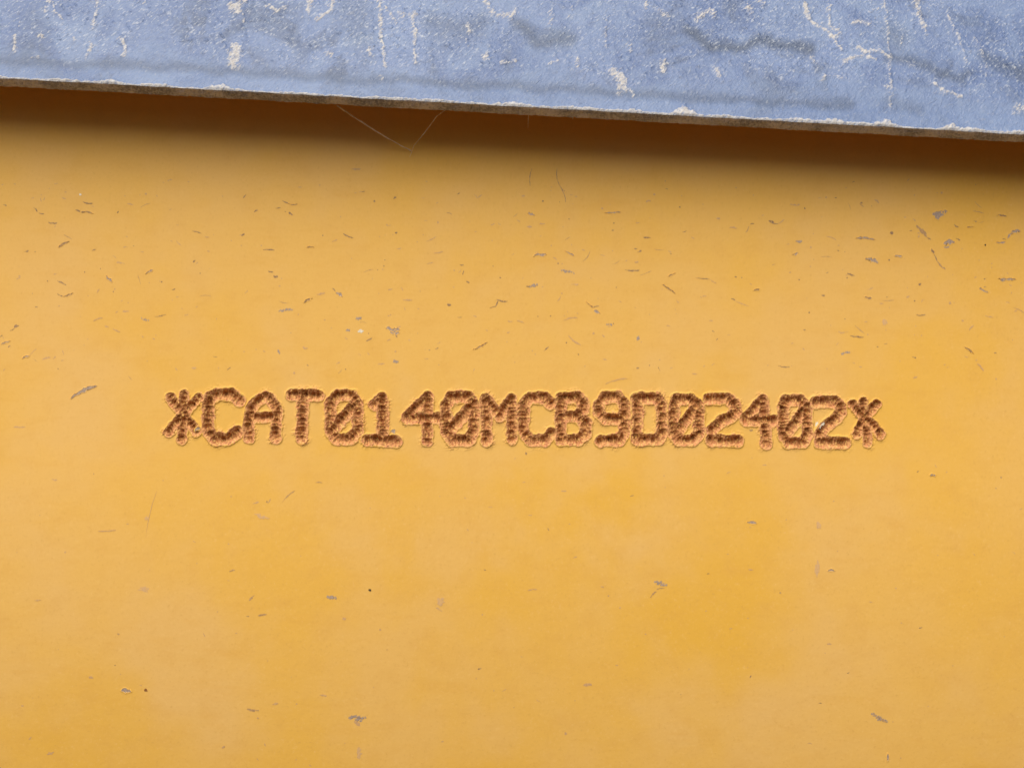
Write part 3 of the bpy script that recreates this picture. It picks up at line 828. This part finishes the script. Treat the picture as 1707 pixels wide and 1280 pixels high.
quad(sp(UA, 0), sp(UA, 0, TH), sp(U0, 0, TH), sp(U0, 0))
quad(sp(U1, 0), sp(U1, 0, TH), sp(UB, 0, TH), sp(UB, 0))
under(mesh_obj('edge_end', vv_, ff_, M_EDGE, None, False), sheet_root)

# ------------------------------------------------------------------ cobweb under the sheet
def tube(pts, rad, verts, faces, n=6):
    b0 = len(verts)
    for i, p in enumerate(pts):
        a = Vector(pts[max(i - 1, 0)])
        b = Vector(pts[min(i + 1, len(pts) - 1)])
        t = (b - a).normalized()
        s = t.cross(Vector((0, 1, 0.2))).normalized()
        w = t.cross(s)
        r = rad[i] if isinstance(rad, list) else rad
        for k in range(n):
            q = Vector(p) + (s * math.cos(6.283 * k / n) + w * math.sin(6.283 * k / n)) * r
            verts.append(tuple(q))
    for i in range(len(pts) - 1):
        for k in range(n):
            faces.append((b0 + i * n + k, b0 + i * n + (k + 1) % n, b0 + (i + 1) * n + (k + 1) % n, b0 + (i + 1) * n + k))

def strand(p0, g0, p1, g1, sag, r0, n=22):
    a, b = unproject(p0[0], p0[1], g0), unproject(p1[0], p1[1], g1)
    pts, rad = [], []
    for i in range(n + 1):
        f = i / n
        q = a + (b - a) * f
        q[2] -= sag * S * 4 * f * (1 - f)
        q[0] += rng.uniform(-0.35, 0.35) * S
        q[2] += rng.uniform(-0.35, 0.35) * S
        pts.append(tuple(q))
        rad.append(r0 * S * rng.uniform(0.65, 1.5) * (1.0 if f < 0.72 else 0.6))
    v, f = [], []
    tube(pts, rad, v, f)
    return v, f

web = empty('cobweb', tuple(unproject(683, 251, 0.0004)), 'thin dusty cobweb strands hanging in the shadow below the blue-grey sheet', 'cobweb')
for a in (((562, 176), .0086, (684, 251), .0004, 3, 0.85), ((742, 184), .0084, (728, 194), .0072, 0, 0.5), ((728, 194), .0072, (690, 243), .0010, 1.0, 0.55),
          ((690, 243), .0010, (683, 262), .0003, 0, 0.25), ((881, 190), .0080, (880, 214), .0060, 0, 0.40), ((955, 194), .0080, (955, 199), .0076, 0, 0.6)):
    v, f = strand(*a)
    under(mesh_obj('silk_strand', v, f, M_SILK, None), web)
v, f = [], []
c = unproject(684, 251, 0.0005)
for i in range(7):
    a = 2 * math.pi * i / 7
    v.append((c[0] + 1.3 * S * math.cos(a), c[1], c[2] + 1.1 * S * math.sin(a)))
    v.append((c[0] + 0.6 * S * math.cos(a), c[1] - 1.2 * S, c[2] + 0.6 * S * math.sin(a)))
for i in range(7):
    j = (i + 1) % 7
    f.append((2 * i, 2 * j, 2 * j + 1, 2 * i + 1))
f.append(tuple(2 * i + 1 for i in range(7)))
under(mesh_obj('silk_knot', v, f, M_SILK, None), web)
